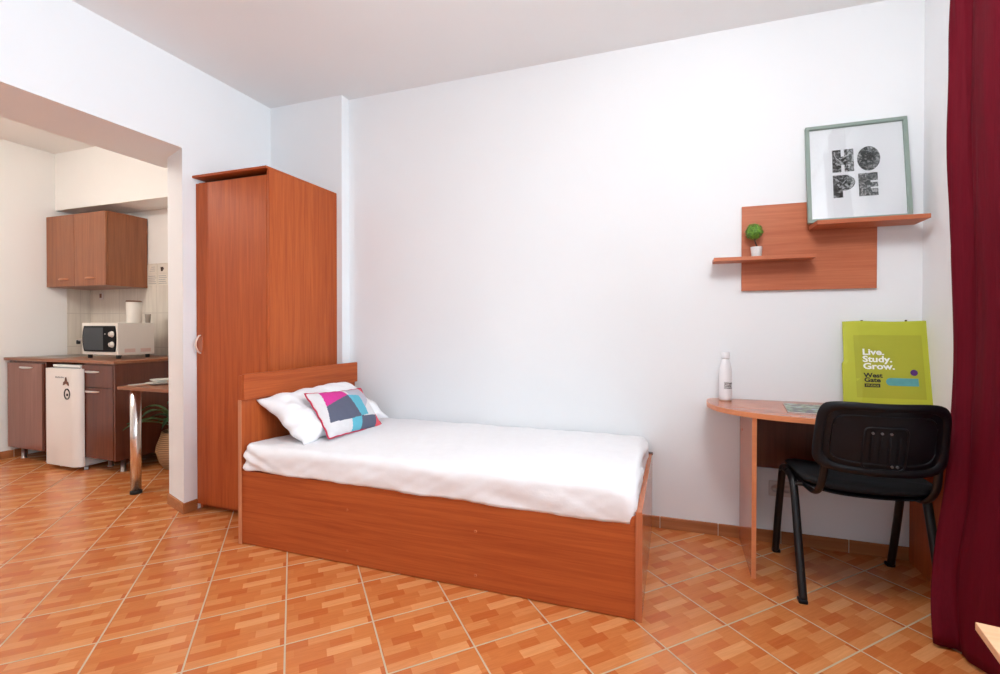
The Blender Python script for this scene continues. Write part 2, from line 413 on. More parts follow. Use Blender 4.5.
# ------------------------------------------------------------------ wardrobe
T = thing('wardrobe', 'tall narrow cherry wood wardrobe with one door beside the white pillar', 'wardrobe', (-2.5, 2.35, 0))
wx0, wx1, wy0, wy1, wz = -2.784, -2.203, 2.08, 2.643, 2.030
b = B(); box(b, wx1-.018, wx1, wy0+.0, wy1, 0, wz-.002, .001); obj('side_panel', b, M['woodZ'], T)
b = B(); box(b, wx0, wx0+.018, wy0+.022, wy1, 0, wz-.02, .001); obj('side_panel', b, M['woodZ'], T)
b = B(); box(b, wx0+.018, wx1-.018, wy1-.006, wy1, .06, wz-.02); obj('back_panel', b, M['woodZ'], T)
b = B(); box(b, wx0+.018, wx1-.018, wy0+.024, wy1-.006, .06, .078); obj('bottom_shelf', b, M['woodX'], T)
b = B(); box(b, wx0+.018, wx1-.018, wy0+.05, wy0+.066, 0, .06); obj('plinth', b, M['woodX'], T)
b = B(); box(b, wx0+.018, wx1-.018, wy0+.024, wy0+.042, wz-.085, wz-.02); obj('top_rail', b, M['darkgap'], T)
b = B(); box(b, wx0-.0, wx1, wy0-.022, wy1, wz-.002, wz+.012, .002); obj('top_panel', b, M['woodX'], T)
b = B(); box(b, wx0+.003, wx1-.022, wy0, wy0+.018, .035, wz-.032, .0015)
d = obj('door', b, M['woodZ'], T)
b = B(); pts = catmull([(0, 0, .055), (0, -.012, .05), (0, -.028, .02), (0, -.03, -.01), (0, -.014, -.045), (0, 0, -.055)], 6)
tube(b, pts, .007, .004, n=10, side=(1, 0, 0)); xf(b, Matrix.Translation((-2.748, wy0, 1.015))); obj('handle', b, M['handle'], d, smooth=True)
b = B(); box(b, -2.768, -2.73, wy0-.0025, wy0, .97, 1.06, .001); obj('handle_plate', b, M['deskwoodZ'], d)

# ------------------------------------------------------------------ bed
bx0, bx1, by0, by1 = -2.132, -.112, 1.818, 2.705
T = thing('bed', 'single cherry wood bed with headboard, standing along the white wall', 'bed', (-1.1, 2.26, 0))
b = B(); box(b, bx0, bx0+.02, by0-.003, by1+.01, 0, .87, .002); hb_ = obj('headboard', b, M['woodZ'], T)
b = B(); box(b, bx0-.001, bx0+.021, by0-.0048, by0-.0032, 0, .744); obj('edge_strip', b, M['edge'], hb_)
b = B(); box(b, bx0+.02, bx0+.04, by0-.003, by1+.012, .744, .878, .003); obj('headboard_rail', b, M['woodY'], T)
b = B(); box(b, bx1-.022, bx1, by0-.004, by1, 0, .418, .002); fb = obj('footboard', b, M['deskwoodZ'], T)
b = B(); box(b, bx1-.045, bx1-.0225, by0-.002, by1-.03, .36, .40, .003); obj('footboard_rail', b, M['woodY'], T)
b = B(); box(b, bx1-.0235, bx1+.0015, by0-.0055, by0-.0035, 0, .419); obj('edge_strip', b, M['deskwoodZ'], fb)
b = B(); box(b, bx1-.03, bx1+.004, by1-.03, by1+.003, .412, .424, .004); obj('corner_cap', b, M['dwood'], fb)
b = B(); box(b, bx0+.02, bx1-.022, by0, by0+.018, .004, .380, .001); sp = obj('side_panel', b, M['woodX'], T)
b = B(); box(b, bx0+.02, bx1-.022, by1-.018, by1, .004, .374, .001); obj('side_panel', b, M['woodX'], T)
b = B(); box(b, bx0+.02, bx1-.022, by0+.018, by1-.018, .338, .356); obj('platform', b, M['woodX'], T)
for (X, Z) in ((-1.460, 0.258), (-1.461, 0.063), (-0.800, 0.249), (-0.800, 0.060)): screw('bolt', sp, (X, by0, Z), (0, -1, 0), .007, M['deskwoodZ'], .003)

def mattress():
    x0, x1, y0, y1, z0, z1 = -2.104, -.137, 1.808, 2.712, .374, .515
    bm = B(); nx, ny, nz = 150, 70, 12
    def sd(x, y, z):
        # rounded box with soft wrinkles
        r = .04
        p = Vector((x, y, z)); q = Vector((min(max(x, x0+r), x1-r), min(max(y, y0+r), y1-r), min(max(z, z0+.012), z1-r)))
        d = p-q
        if d.length > 1e-6: d.normalize()
        n = d
        rr = r if z > z0+.012 else .012
        p = q+d*r if z > z0+.012 else Vector((q.x+(d.x)*r, q.y+d.y*r, z))
        w = noise.noise(Vector((p.x*7+p.z*9, p.y*7, p.z*16)))*.007+noise.noise(Vector((p.x*16-p.z*24, p.y*9, p.z*6+3)))*.005
        ends = math.exp(-min(abs(p.x-x0), abs(p.x-x1))/.14)
        w += ends*noise.noise(Vector((p.x*14+p.z*30, p.y*4, 9)))*.016
        if abs(d.z) > .95: w *= .5
        p = p+n*w
        hem = max(0, 1-(z-z0)/.10)   # hem wanders gently up and down along the side
        p.z += hem*(.006*noise.noise(Vector((x*3.2, y*3, 5)))+.016-.027*(x-x0)/(x1-x0))
        return p
    def grid(f, na, nb):
        vs = [[bm.verts.new(f(i/na, j/nb)) for j in range(nb+1)] for i in range(na+1)]
        for i in range(na):
            for j in range(nb): bm.faces.new((vs[i][j], vs[i+1][j], vs[i+1][j+1], vs[i][j+1]))
    L = lambda a, b, t: a+(b-a)*t
    grid(lambda s, t: sd(L(x0, x1, s), L(y0, y1, t), z1), nx, ny)
    grid(lambda s, t: sd(L(x0, x1, s), L(y0, y1, t), z0), nx, ny)
    for yy in (y0, y1): grid(lambda s, t: sd(L(x0, x1, s), yy, L(z0, z1, t)), nx, nz)
    for xx in (x0, x1): grid(lambda s, t: sd(xx, L(y0, y1, s), L(z0, z1, t)), ny, nz)
    bmesh.ops.remove_doubles(bm, verts=bm.verts, dist=.0004)
    return bm
o = obj('mattress', mattress(), M['linen'], None, origin=(-1.1, 2.26, .374), smooth=True)
tag(o, 'mattress under a creased white fitted sheet on the cherry bed', 'mattress')

def pillow_bm(L, W, Tk, p=2.6, amp=.008, fr=6, seed=0, n=56, m=40, droop=0, faces=None, crump=0, pw=.55):
    bm = B(); tops = []; 
    for s in (1, -1):
        g = []
        for i in range(n+1):
            r = []
            for j in range(m+1):
                u = -1+2*i/n; v = -1+2*j/m
                # pinched sides, pointed corners
                x = u*L/2*(1-.05*(1-v*v)*0-.055*(1-abs(v)**2)*abs(u)**4); y = v*W/2*(1-.06*(1-abs(u)**2)*abs(v)**4)
                h = Tk/2*((1-abs(u)**p)*(1-abs(v)**p))**pw
                x += crump*noise.noise(Vector((v*3.1, u*2.3, seed+21)))*(abs(u)**2); y += crump*noise.noise(Vector((u*4.3, v*1.7, seed+31)))*(abs(v)**2)
                k = (1-abs(u)**6)*(1-abs(v)**6)
                wv = amp*(noise.noise(Vector((x*fr*1.2+y*fr*.5, y*fr*.8, seed+s*3)))+(.7*abs(noise.noise(Vector((x*fr*1.6+y*fr*1.4, y*fr*1.1-x*fr*.5, seed+7+s)))) if crump else .4*noise.noise(Vector((x*fr*4, y*fr*2.5, seed+7+s)))))*k
                edge = (abs(u)**3+abs(v)**3)*.5
                z = s*h+wv*(.6+edge)+droop*(-u*u)
                r.append(bm.verts.new((x, y, z)))
            g.append(r)
        for i in range(n):
            for j in range(m):
                f = bm.faces.new((g[i][j], g[i+1][j], g[i+1][j+1], g[i][j+1]))
                if faces: f.material_index = faces((i+.5)/n, (j+.5)/m, s)
    bmesh.ops.remove_doubles(bm, verts=bm.verts, dist=.0006)
    return bm
bm = pillow_bm(.67, .37, .135, 3.4, .03, 9, 2, 90, 60, crump=.03, pw=.5)
PM = basis((-1.935, 2.245, .638), (.05, 1, .05), (-.30, .05, .215))
# local frame must be pure rotation object transform
o = obj('pillow', bm, M['linen'], None, local=True, smooth=True); o.matrix_world = PM
tag(o, 'large plain white pillow leaning against the headboard', 'pillow')

P_ = ['cw', 'cm', 'cg', 'ct', 'cl', 'cc', 'cp']
cols = [(.74, .72, .73, 1), hx(214, 52, 148), hx(92, 96, 116), hx(96, 180, 200), hx(188, 186, 198), hx(226, 84, 96), (.8, .72, .74, 1)]
cm = [plain(n_, c_, .8, var=.03, nscale=40, bump=.06) for n_, c_ in zip(('ivory_patch', 'magenta_patch', 'slate_patch', 'teal_patch', 'silver_patch', 'coral_patch', 'blush_patch'), cols)]
def inpoly(u, v, P):
    c = False; j = len(P)-1
    for i in range(len(P)):
        if (P[i][1] > v) != (P[j][1] > v) and u < (P[j][0]-P[i][0])*(v-P[i][1])/(P[j][1]-P[i][1])+P[i][0]: c = not c
        j = i
    return c
# patches in cushion coordinates, u to the right, v upwards
PATCH = [([(.18, 1.1), (.50, 1.1), (.565, .80), (.13, .60)], 1), ([(.13, .60), (.565, .80), (.60, .27), (.41, .25), (.07, .26)], 2),
         ([(.565, .80), (.77, .76), (.75, .29), (.60, .27)], 3), ([(.41, .25), (.60, .27), (.52, -.1), (.36, -.1)], 3), ([(.60, .27), (.92, .26), (.79, -.1), (.52, -.1)], 2),
         ([(.88, 1.1), (1.1, 1.1), (1.1, .6), (.98, .62)], 5), ([(.78, -.1), (1.1, -.1), (1.1, .36), (.98, .36), (.91, .24)], 5),
         ([(.60, 1.1), (.88, 1.1), (.96, .66), (.84, .55), (.75, .45), (.77, .76), (.60, .79)], 4), ([(.52, 1.1), (.62, 1.1), (.60, .79), (.565, .80)], 6)]
def face_i(u, v, s):
    if s < 0: return 4
    for P, k in PATCH:
        if inpoly(u, v, P): return k
    return 0
bm = pillow_bm(.46, .29, .10, 2.6, .005, 6, 11, 120, 80, faces=face_i)
CM = basis((-1.822, 2.262, .628), (.033, .998, -.054), (-.615, .063, .786))
o = obj('cushion', bm, cm, None, local=True, smooth=True); o.matrix_world = CM
tag(o, 'small rectangular patchwork cushion, magenta, teal and grey with red piping', 'cushion')
bm = B(); n = 60; pts = []
def cpt(u, v): return Vector((u*.23*(1-.055*(1-abs(v)**2)*abs(u)**4), v*.145*(1-.06*(1-abs(u)**2)*abs(v)**4), .002*math.sin(20*u+15*v)))
for k in range(40): pts.append(cpt(-1+k/20, -1))
for k in range(30): pts.append(cpt(1, -1+k/15))
for k in range(40): pts.append(cpt(1-k/20, 1))
for k in range(31): pts.append(cpt(-1, 1-k/15))
tube(bm, pts, .0045, n=8, side=(0, 0, 1)); pp = obj('piping', bm, plain('crimson_piping', hx(196, 34, 70), .6), o, local=True, smooth=True)
pp['label'] = 'crimson piping'

# ------------------------------------------------------------------ wall shelf and what stands on it
T = thing('wall_shelf', 'cherry wood wall panel with two staggered shelves above the desk', 'shelf', (.64, 2.70, 1.3))
b = B(); prism(b, [(.337, 1.315), (.934, 1.315), (.934, 1.60), (.934, 1.757), (.337, 1.757)], YB-.018, YB-.001, 'Y'); obj('backing_panel', b, M['shelfwood'], T)
b = B(); box(b, .193, .652, YB-.13, YB-.0185, 1.462, 1.48, .001); obj('shelf_board', b, M['shelfwood'], T)
b = B(); box(b, .643, 1.083, YB-.168, YB-.0185, 1.612, 1.632, .001); obj('shelf_board', b, M['shelfwood'], T)

# poster frame leaning on the upper shelf
FW, FH = .424, .500
tilt = math.asin(.07/FH)
FO = Vector((.624, YB-.078, 1.6335))
FMx = basis(FO, (1, 0, 0), (0, math.sin(tilt), math.cos(tilt)))   # x right, y up, z towards viewer
T = thing('picture_frame', 'sage green picture frame with HOPE poster leaning on the upper shelf', 'picture frame', FO)
def fr(bm): 
    xf(bm, FMx); return bm
b = B(); wd = .017; dp = .018
for (a0, a1, c0, c1) in ((0, FW, 0, wd), (0, FW, FH-wd, FH), (0, wd, wd, FH-wd), (FW-wd, FW, wd, FH-wd)): box(b, a0, a1, c0, c1, -.003, dp, .0015, 1)
obj('frame', fr(b), M['frame'], T)
b = B(); box(b, wd-.003, FW-wd+.003, wd-.003, FH-wd+.003, -.002, .004); po = obj('poster', fr(b), M['paper'], T)
def letter(polys):
    b = B()
    for P in polys: prism(b, P, .0042, .0052)
    return b
def R(x0, x1, y0, y1): return [(x0, y0), (x1, y0), (x1, y1), (x0, y1)]
# glyph cells in frame coordinates
gx, gy, cw, ch, gp = .114, .122, .090, .115, .016
ytop = gy+ch+gp; xr = gx+cw+gp
H = [[(gx, ytop), (gx+.037, ytop), (gx+.037, ytop+.036), (gx+.051, ytop+.036), (gx+.051, ytop), (gx+cw, ytop), (gx+cw, ytop+ch), (gx+.051, ytop+ch), (gx+.051, ytop+.079), (gx+.037, ytop+.079), (gx+.037, ytop+ch), (gx, ytop+ch)]]
O = [[(xr+.045+.047*math.cos(a/40*2*PI), ytop+ch/2+.062*math.sin(a/40*2*PI)) for a in range(40)]]
arc = [(gx+.046+.046*math.cos(t), gy+.075+.040*math.sin(t)) for t in [(-PI/2+PI*k/16) for k in range(17)]]
Pp = [[(gx, gy), (gx+.04, gy), (gx+.04, gy+.035)]+arc+[(gx, gy+ch)]]
E_ = [[(xr, gy), (xr+.078, gy), (xr+.078, gy+.035), (xr+.048, gy+.035), (xr+.048, gy+.044), (xr+.078, gy+.044), (xr+.078, gy+.066), (xr+.048, gy+.066), (xr+.048, gy+.077), (xr+.078, gy+.077), (xr+.078, gy+ch), (xr, gy+ch)]]
b = letter(H+O+Pp+E_); le = obj('lettering', fr(b), M['fern'], po); le['label'] = 'block letters HOPE filled with a grey fern print'
b = B(); box(b, wd-.002, FW-wd+.002, wd-.002, FH-wd+.002, .010, .012); obj('glass', fr(b), M['glass'], T)

# small topiary on the lower shelf
tp = Vector((.398, YB-.072, 1.4805))
T = thing('potted_topiary', 'small round green topiary in a white pot on the lower shelf', 'plant', tp)
b = B(); lathe(b, [(.001, 0), (.021, 0), (.023, .004), (.0275, .05), (.0275, .053), (.0245, .053), (.023, .045), (.001, .045)], *tp, n=28); obj('pot', b, M['pot'], T, smooth=True)
b = B(); tube(b, [tp+Vector(q) for q in ((.003, 0, .04), (.001, 0, .06), (-.006, 0, .08), (-.01, 0, .10))], .0035, n=8); obj('stem', b, M['brown'], T, smooth=True)
b = B(); c0 = tp+Vector((-.012, 0, .132))
for k in range(760):
    d = Vector((random.gauss(0, 1), random.gauss(0, 1), random.gauss(0, 1))).normalized(); r = .038+random.uniform(-.006, .004)
    p = c0+d*r; s = d.orthogonal().normalized(); s = Matrix.Rotation(random.uniform(0, 6.28), 3, d) @ s; t = d.cross(s); tip = (s*.007+d*random.uniform(.001, .005)); w_ = .0032
    vs = [b.verts.new(q) for q in (p-s*.004, p+t*w_+d*.001, p+tip, p-t*w_+d*.001)]; b.faces.new(vs)
bmesh.ops.create_icosphere(b, subdivisions=3, radius=.033, matrix=Matrix.Translation(c0))
obj('foliage', b, M['leaf'], T)

# ------------------------------------------------------------------ desk
DZ = .742
T = thing('desk', 'curved cherry wood corner desk standing against the back wall', 'desk', (.7, 2.5, 0))
out = catmull([(.235, YB-.004, 0), (.185, 2.685, 0), (.165, 2.61, 0), (.168, 2.52, 0), (.20, 2.42, 0), (.27, 2.335, 0), (.38, 2.27, 0), (.545, 2.225, 0), (.75, 2.20, 0), (.95, 2.19, 0), (XR-.012, 2.185, 0)], 6)
P = [(p.x, p.y) for p in out]+[(XR-.012, YB-.004)]
b = B(); prism(b, P, DZ-.022, DZ); dt = obj('desktop', b, M['deskwoodX'], T)
b = B(); lo = [b.verts.new((p.x, p.y, DZ-.0225)) for p in out]; 
hi = [b.verts.new((p.x, p.y, DZ+.0003)) for p in out]
lo2 = []; 
outs = []
for i, p in enumerate(out):
    d = (out[min(i+1, len(out)-1)]-out[max(i-1, 0)]).normalized(); nn = Vector((d.y, -d.x, 0)); nn = -nn if nn.dot(Vector((1, 1, 0))) > 0 and p.x < 1.0 and p.y > 2.6 else nn
    if nn.y > 0 and p.y < 2.6: nn = -nn
    if p.y >= 2.6 and nn.x > 0: nn = -nn
    outs.append(p+nn*.0025)
lo2 = [b.verts.new((p.x, p.y, DZ-.0225)) for p in outs]; hi2 = [b.verts.new((p.x, p.y, DZ+.0003)) for p in outs]
for i in range(len(out)-1):
    for A, C in ((lo2, hi2), (hi2, hi), (hi, lo), (lo, lo2)): b.faces.new((A[i], A[i+1], C[i+1], C[i]))
obj('edge_band', b, M['edgeX'], dt)
b = B(); box(b, .333, .351, 2.30, YB-.011, 0, DZ-.0235, .001); sp = obj('side_panel', b, M['deskwoodZ'], T)
b = B(); box(b, .3325, .3515, 2.2975, 2.2998, 0, DZ-.0235); obj('edge_strip', b, M['edgeX'], sp)
for z in (.67, .60): screw('dowel_cap', sp, (.333, 2.62, z), (-1, 0, 0), .006, M['woodX'], .0015)
b = B(); box(b, 1.075, 1.093, 2.30, YB-.011, 0, DZ-.0235, .001); obj('side_panel', b, M['woodZ'], T)
b = B(); box(b, .351, 1.075, 2.60, 2.618, .42, DZ-.0235, .001); obj('modesty_panel', b, M['dwood'], T)

# bottle
bp = Vector((.256, 2.645, DZ))
T = thing('water_bottle', 'white metal water bottle with black print at the left end of desk', 'bottle', bp)
b = B(); lathe(b, [(.001, 0), (.028, 0), (.0305, .003), (.0305, .006)], *bp, n=36); obj('base_ring', b, M['steel'], T, smooth=True)
b = B(); lathe(b, [(.0305, .006), (.0315, .012), (.0315, .14), (.030, .165), (.024, .195), (.0195, .21), (.0185, .216)], *bp, n=36); obj('body', b, M['bottle'], T, smooth=True)
b = B(); lathe(b, [(.0188, .216), (.0188, .2195)], *bp, n=36); obj('neck_ring', b, M['steel'], T, smooth=True)
b = B(); lathe(b, [(.0195, .2195), (.0205, .223), (.0205, .247), (.0185, .252), (.001, .253)], *bp, n=36); obj('cap', b, M['bottle'], T, smooth=True)
def wrap(bm, c, r, a0):
    for v in bm.verts:
        a = a0+v.co.x/r; rr = r+v.co.z; v.co = Vector((c.x+rr*math.cos(a), c.y+rr*math.sin(a), c.z+v.co.y))
    return bm
fa = -PI/2+math.radians(2)
for s, sz, zz in (('West', .0155, .086), ('Gate', .0155, .074), ('STUDIOS', .008, .064)):
    bm = text_bm(s, sz*1.15, .0003, .0004, 1.15); bmesh.ops.translate(bm, vec=(0, zz, 0), verts=bm.verts); b = wrap(bm, bp, .0318, fa-.35); obj('lettering', b, M['ink'], T)

# lime bag
T = thing('paper_bag', 'lime green printed bag standing upright on the desk behind the chair', 'bag', (.94, 2.64, DZ))
BM_ = basis((.783, 2.622, DZ+.001), (1, .03, 0), (.0, .145, .98))
BW, BH = .406, .413
b = B(); n, m = 24, 28
def bagpt(u, v, s):
    x = u*BW; y = v*BH; th = .022*(min(1, 6*u, 6*(1-u)))**.5*(1-.6*v)
    y2 = y+ (0 if v < .99 else .002*math.sin(u*9))
    x2 = x+.004*(u-.5)*(-1 if v > .5 else 1)*2
    return (x2, y2, (th if s > 0 else -.012*(1-v)) + .0015*noise.noise(Vector((u*5, v*5, s))))
for s in (1, -1):
    g = [[b.verts.new(bagpt(i/n, j/m, s)) for j in range(m+1)] for i in range(n+1)]
    for i in range(n):
        for j in range(m): b.faces.new((g[i][j], g[i+1][j], g[i+1][j+1], g[i][j+1]))
    if s > 0: gf = g
    else: gb = g
for i in range(n):
    for jj in (0, m): b.faces.new((gf[i][jj], gf[i+1][jj], gb[i+1][jj], gb[i][jj]))
for j in range(m):
    for ii in (0, n): b.faces.new((gf[ii][j], gf[ii][j+1], gb[ii][j+1], gb[ii][j]))
obj('bag_body', xf(b, BM_), M['green'], T, smooth=False)
def zfront(x, y): 
    p = bagpt(min(max(x/BW, 0), 1), min(max(y/BH, 0), 1), 1); return p[2]
def onbag(bm, dz=.0008):
    for v in bm.verts: v.co.z += zfront(v.co.x, v.co.y)+dz
    return xf(bm, BM_)
def gridrect(x0, x1, y0, y1, k=12):
    bm = B(); g = [[bm.verts.new((x0+(x1-x0)*i/k, y0+(y1-y0)*j/k, 0)) for j in range(k+1)] for i in range(k+1)]
    for i in range(k):
        for j in range(k): bm.faces.new((g[i][j], g[i+1][j], g[i+1][j+1], g[i][j+1]))
    return bm
obj('printed_panel', onbag(gridrect(.045, .318, .045, .345), .0006), M['green2'], T)
for s, yy in (('Live.', .250), ('Study.', .216), ('Grow.', .182)):
    obj('lettering', onbag(xf(text_bm(s, .040, .0003, .0012, 1.22), Matrix.Translation((.076, yy, 0))), .0016), M['whiteink'], T)
for s, yy in (('West', .142), ('Gate', .120)):
    obj('lettering', onbag(xf(text_bm(s, .029, .0003, .0009, 1.15), Matrix.Translation((.077, yy, 0))), .0016), M['ink'], T)
obj('logo_plate', onbag(gridrect(.077, .140, .095, .112, 6), .0014), M['ink'], T)
obj('lettering', onbag(xf(text_bm('STUDIOS', .0125, .0003, .0002, 1.05), Matrix.Translation((.082, .0990, 0))), .0022), M['green2'], T)
b = B(); P = [(.182+.018*math.cos(t), .123+.018*math.sin(t)) for t in [PI/2+PI*k/12 for k in range(13)]]+[(.292, .105), (.292, .141)]
prism(b, P, 0, .0004); obj('teal_bar', onbag(b, .0014), M['teal'], T)
b = B(); P = [(.277+.0145*math.cos(2*PI*k/28), .168+.0145*math.sin(2*PI*k/28)) for k in range(28)]; prism(b, P, 0, .0004); obj('purple_dot', onbag(b, .0014), M['purple'], T)
for x in (.082, .262):
    b = B(); box(b, x, x+.008, BH-.001, BH+.007, -.001, .004); obj('handle_stub', xf(b, BM_), M['brown'], T)

# magazine lying on the desk
MM = basis((.60, 2.47, DZ+.0005), (1, -.12, 0), (.12, 1, 0))
T = thing('magazine', 'thin glossy magazine with patterned cover lying on the desk', 'magazine', (.60, 2.47, DZ))
b = B(); box(b, -.10, .14, -.13, .13, 0, .004, .001, 1); obj('pages', xf(b, MM), M['paper'], T)
b = B(); box(b, -.1005, .1405, -.1305, .1305, .0041, .0046); obj('cover', xf(b, MM), M['mag'], T)

# wall socket behind the chair
T = thing('wall_socket', 'double white wall socket low behind the black chair', 'wall socket', (.53, YB, .28))
b = B(); box(b, .472, .585, YB-.009, YB-.0005, .245, .325, .003); obj('face_plate', b, M['socket'], T)
for x in (.502, .555):
    b = B(); lathe(b, [(.021, 0), (.019, .002), (.018, -.006), (.001, -.006)], n=24); xf(b, Matrix.Translation((x, YB-.0092, .285)) @ Matrix.Rotation(PI/2, 4, 'X')); s_ = obj('outlet', b, M['socket'], T, smooth=True)
    for dx in (-.008, .008):
        b = B(); lathe(b, [(.003, 0), (.003, .0012)], n=10); xf(b, Matrix.Translation((x+dx, YB-.0042, .285)) @ Matrix.Rotation(PI/2, 4, 'X')); obj('pin_hole', b, M['ink'], s_)

# ------------------------------------------------------------------ office chair
CH = thing('chair', 'black four-legged visitor chair pushed up to the desk', 'chair', (.735, 2.395, 0), None, math.radians(1.5))
HW = .243
def cobj(n, b, m, p=CH, smooth=True): return obj(n, b, m, p, local=True, smooth=smooth)
for s in (-1, 1):
    fl = catmull([(s*HW, .225, .004), (s*HW*1.0, .175, .20), (s*HW*.99, .128, .38), (s*HW*.985, .108, .445), (s*HW*.98, .075, .466), (s*HW*.98, .0, .468)], 6)
    b = B(); tube(b, fl, .016, .0165, 16, side=(1, 0, 0)); lf = cobj('leg', b, M['blackmetal'])
    rl = catmull([(s*HW*.97, -.225, .004), (s*HW*.98, -.165, .2), (s*HW*.98, -.108, .37), (s*HW*.98, -.078, .435), (s*HW*.98, -.04, .462), (s*HW*.98, .05, .468)], 6)
    b = B(); tube(b, rl, .016, .0165, 16, side=(1, 0, 0)); lr_ = cobj('leg', b, M['blackmetal'])
    for lg, yy in ((lf, .226), (lr_, -.227)):
        b = B(); box(b, s*HW*.985-.0175, s*HW*.985+.0175, yy-.0185, yy+.0185, 0, .016, .005); cobj('foot_cap', b, M['black'], lg)
    b = B(); tube(b, catmull([(s*.18-.02, .02, .445), (s*.18-.02, -.17, .45), (s*.18-.02, -.26, .47), (s*.18-.02, -.325, .54), (s*.175-.02, -.35, .66), (s*.17-.02, -.36, .74)], 6), .008, .014, 14, side=(0, 1, 0)); cobj('back_support', b, M['blackmetal'])
for yy in (.10, -.10):
    b = B(); tube(b, [(-HW*.97, yy, .448), (HW*.97, yy, .448)], .009, .012, 12, side=(0, 0, 1)); cobj('cross_bar', b, M['blackmetal'])
# seat : padded, dipped, rounded rectangle
def rrect(u, v, w, h, p=5.5):
    r = (abs(u)**p+abs(v)**p)**(1/p); mx = max(abs(u), abs(v)); k = mx/r if r > 1e-6 else 1
    return u*k*w/2, v*k*h/2
def pad(w, h, tk, curve, n=36, top=None):
    bm = B(); gs = []
    for s in (1, -1):
        g = []
        for i in range(n+1):
            row = []
            for j in range(n+1):
                u = -1+2*i/n; v = -1+2*j/n; x, y = rrect(u, v, w, h); e = max(abs(u), abs(v))
                z = s*tk/2*(1-e**8)**.5 if e < 1 else 0
                row.append(bm.verts.new((x, y, z+curve(u, v))))
            g.append(row)
        for i in range(n):
            for j in range(n): bm.faces.new((g[i][j], g[i+1][j], g[i+1][j+1], g[i][j+1]))
    bmesh.ops.remove_doubles(bm, verts=bm.verts, dist=.0004)
    return bm
b = pad(.475, .43, .045, lambda u, v: .018*u*u-.006+(.0 if v < .4 else -.05*(v-.4)**2*2)+(.02*(-v-.6) if v < -.6 else 0)); xf(b, Matrix.Translation((0, -.045, .487))); cobj('seat', b, M['blackfab'])
b = pad(.462, .42, .014, lambda u, v: .018*u*u-.006); xf(b, Matrix.Translation((0, -.045, .464))); cobj('seat_shell', b, M['black'])
def taper(bm):
    for v in bm.verts: v.co.x *= 1-.22*v.co.y
    return bm
# backrest : plane stands up; local x right, y up, z towards the viewer (rear)
BK = basis((-.028, -.388, .717), (1, 0, 0), (0, -.2, 1))
cv = lambda u, v: -.04*u*u+.004*v
b = taper(pad(.415, .275, .03, cv)); br = cobj('backrest', xf(b, BK), M['black'])
def ring(w0, h0, w1, h1, zo, zi, n=96, p=5.5):
    bm = B(); R_ = []
    for (w, h, z) in ((w0, h0, zo-.006), (w0*.985, h0*.98, zo+.003), (w1*1.02, h1*1.02, zo+.004), (w1, h1, zi)):
        rr = []
        for k in range(n):
            a = 2*PI*k/n; c, s = math.cos(a), math.sin(a); q = (abs(c)**p+abs(s)**p)**(-1/p)
            x, y = c*q*w/2, s*q*h/2; rr.append(bm.verts.new((x, y, z+cv(2*x/.405, 2*y/.275))))
        R_.append(rr)
    for a_, c_ in zip(R_, R_[1:]):
        for k in range(n): bm.faces.new((a_[k], a_[(k+1) % n], c_[(k+1) % n], c_[k]))
    return bm
b = taper(ring(.422, .282, .362, .222, .017, .0135)); cobj('shell_rim', xf(b, BK), M['black'], br)
b = taper(ring(.328, .19, .318, .18, .0160, .0145)); cobj('shell_bead', xf(b, BK), M['black'], br)
# grip panel with four grooves and screws
b = ring(.14, .17, .128, .158, .0175, .0145, p=8)
for k in range(4):
    x = -.042+.028*k; box(b, x-.004, x+.004, -.055, .05, .0145, .020, .003, 1)
vv = xf(b, Matrix.Translation((.002, -.03, 0))); cobj('grip_panel', xf(b, BK), M['black'], br)
for (x, y) in ((-.040, .030), (-.012, .030), (.016, .030), (.044, -.095), (.028, -.095)):
    b = B(); lathe(b, [(.0045, .0145), (.0045, .0205), (.003, .021), (.001, .019)], x, y, 0, n=12); cobj('screw', xf(b, BK), M['darksteel'], br)
for s in (-1, 1):
    b = B(); lathe(b, [(.006, 0), (.006, .003), (.004, .005), (.001, .005)], n=14); xf(b, Matrix.Translation((s*HW*.985+s*.009, .10, .448)) @ Matrix.Rotation(s*PI/2, 4, 'Y')); cobj('bolt', b, M['steel'])

# ------------------------------------------------------------------ curtain
path = catmull([(.99, 2.118, 0), (.975, 2.122, 0), (.955, 2.12, 0), (.938, 2.10, 0), (.943, 2.075, 0), (.963, 2.058, 0), (.972, 2.035, 0), (.962, 2.0, 0), (.958, 1.95, 0), (.966, 1.90, 0), (.985, 1.845, 0), (1.02, 1.815, 0), (1.03, 1.79, 0), (.98, 1.765, 0), (.985, 1.735, 0), (1.04, 1.72, 0)], 8)
b = B(); NZ = 60; Z1 = 2.60; rows = []
for k in range(NZ+1):
    z = .012+(Z1-.012)*k/NZ; row = []
    mid = math.exp(-((z-1.05)/.55)**2)*.018
    low = max(0, (.32-z)/.32); low = low*low*(3-2*low)
    for i, p in enumerate(path):
        s = i/len(path)
        dx = mid-.045*math.exp(-((z-.25)/.22)**2)*.6; dy = 0
        fo = min(1, max(0, 1-(s-.2)/.42)); dx += low*(-.062)*fo; dy += low*(-.09)*fo
        amp = 1+.25*noise.noise(Vector((s*6, z*1.4, 2)))
        q = Vector((.99+(p.x-.99)*amp, p.y, z))
        q += Vector((dx, dy, 0))+Vector((.006*noise.noise(Vector((s*20, z*3, 0))), .006*noise.noise(Vector((s*20, z*3, 8))), 0))
        q.x = min(q.x, XR-.02)
        row.append(b.verts.new(q))
    rows.append(row)
for k in range(NZ):
    for i in range(len(path)-1): b.faces.new((rows[k][i], rows[k][i+1], rows[k+1][i+1], rows[k+1][i]))
T = thing('curtain', 'long dark crimson velvet curtain drawn aside at the right window', 'curtain', (1.0, 1.85, 0))
c_ = obj('curtain_cloth', b, M['curtain'], T, smooth=True)
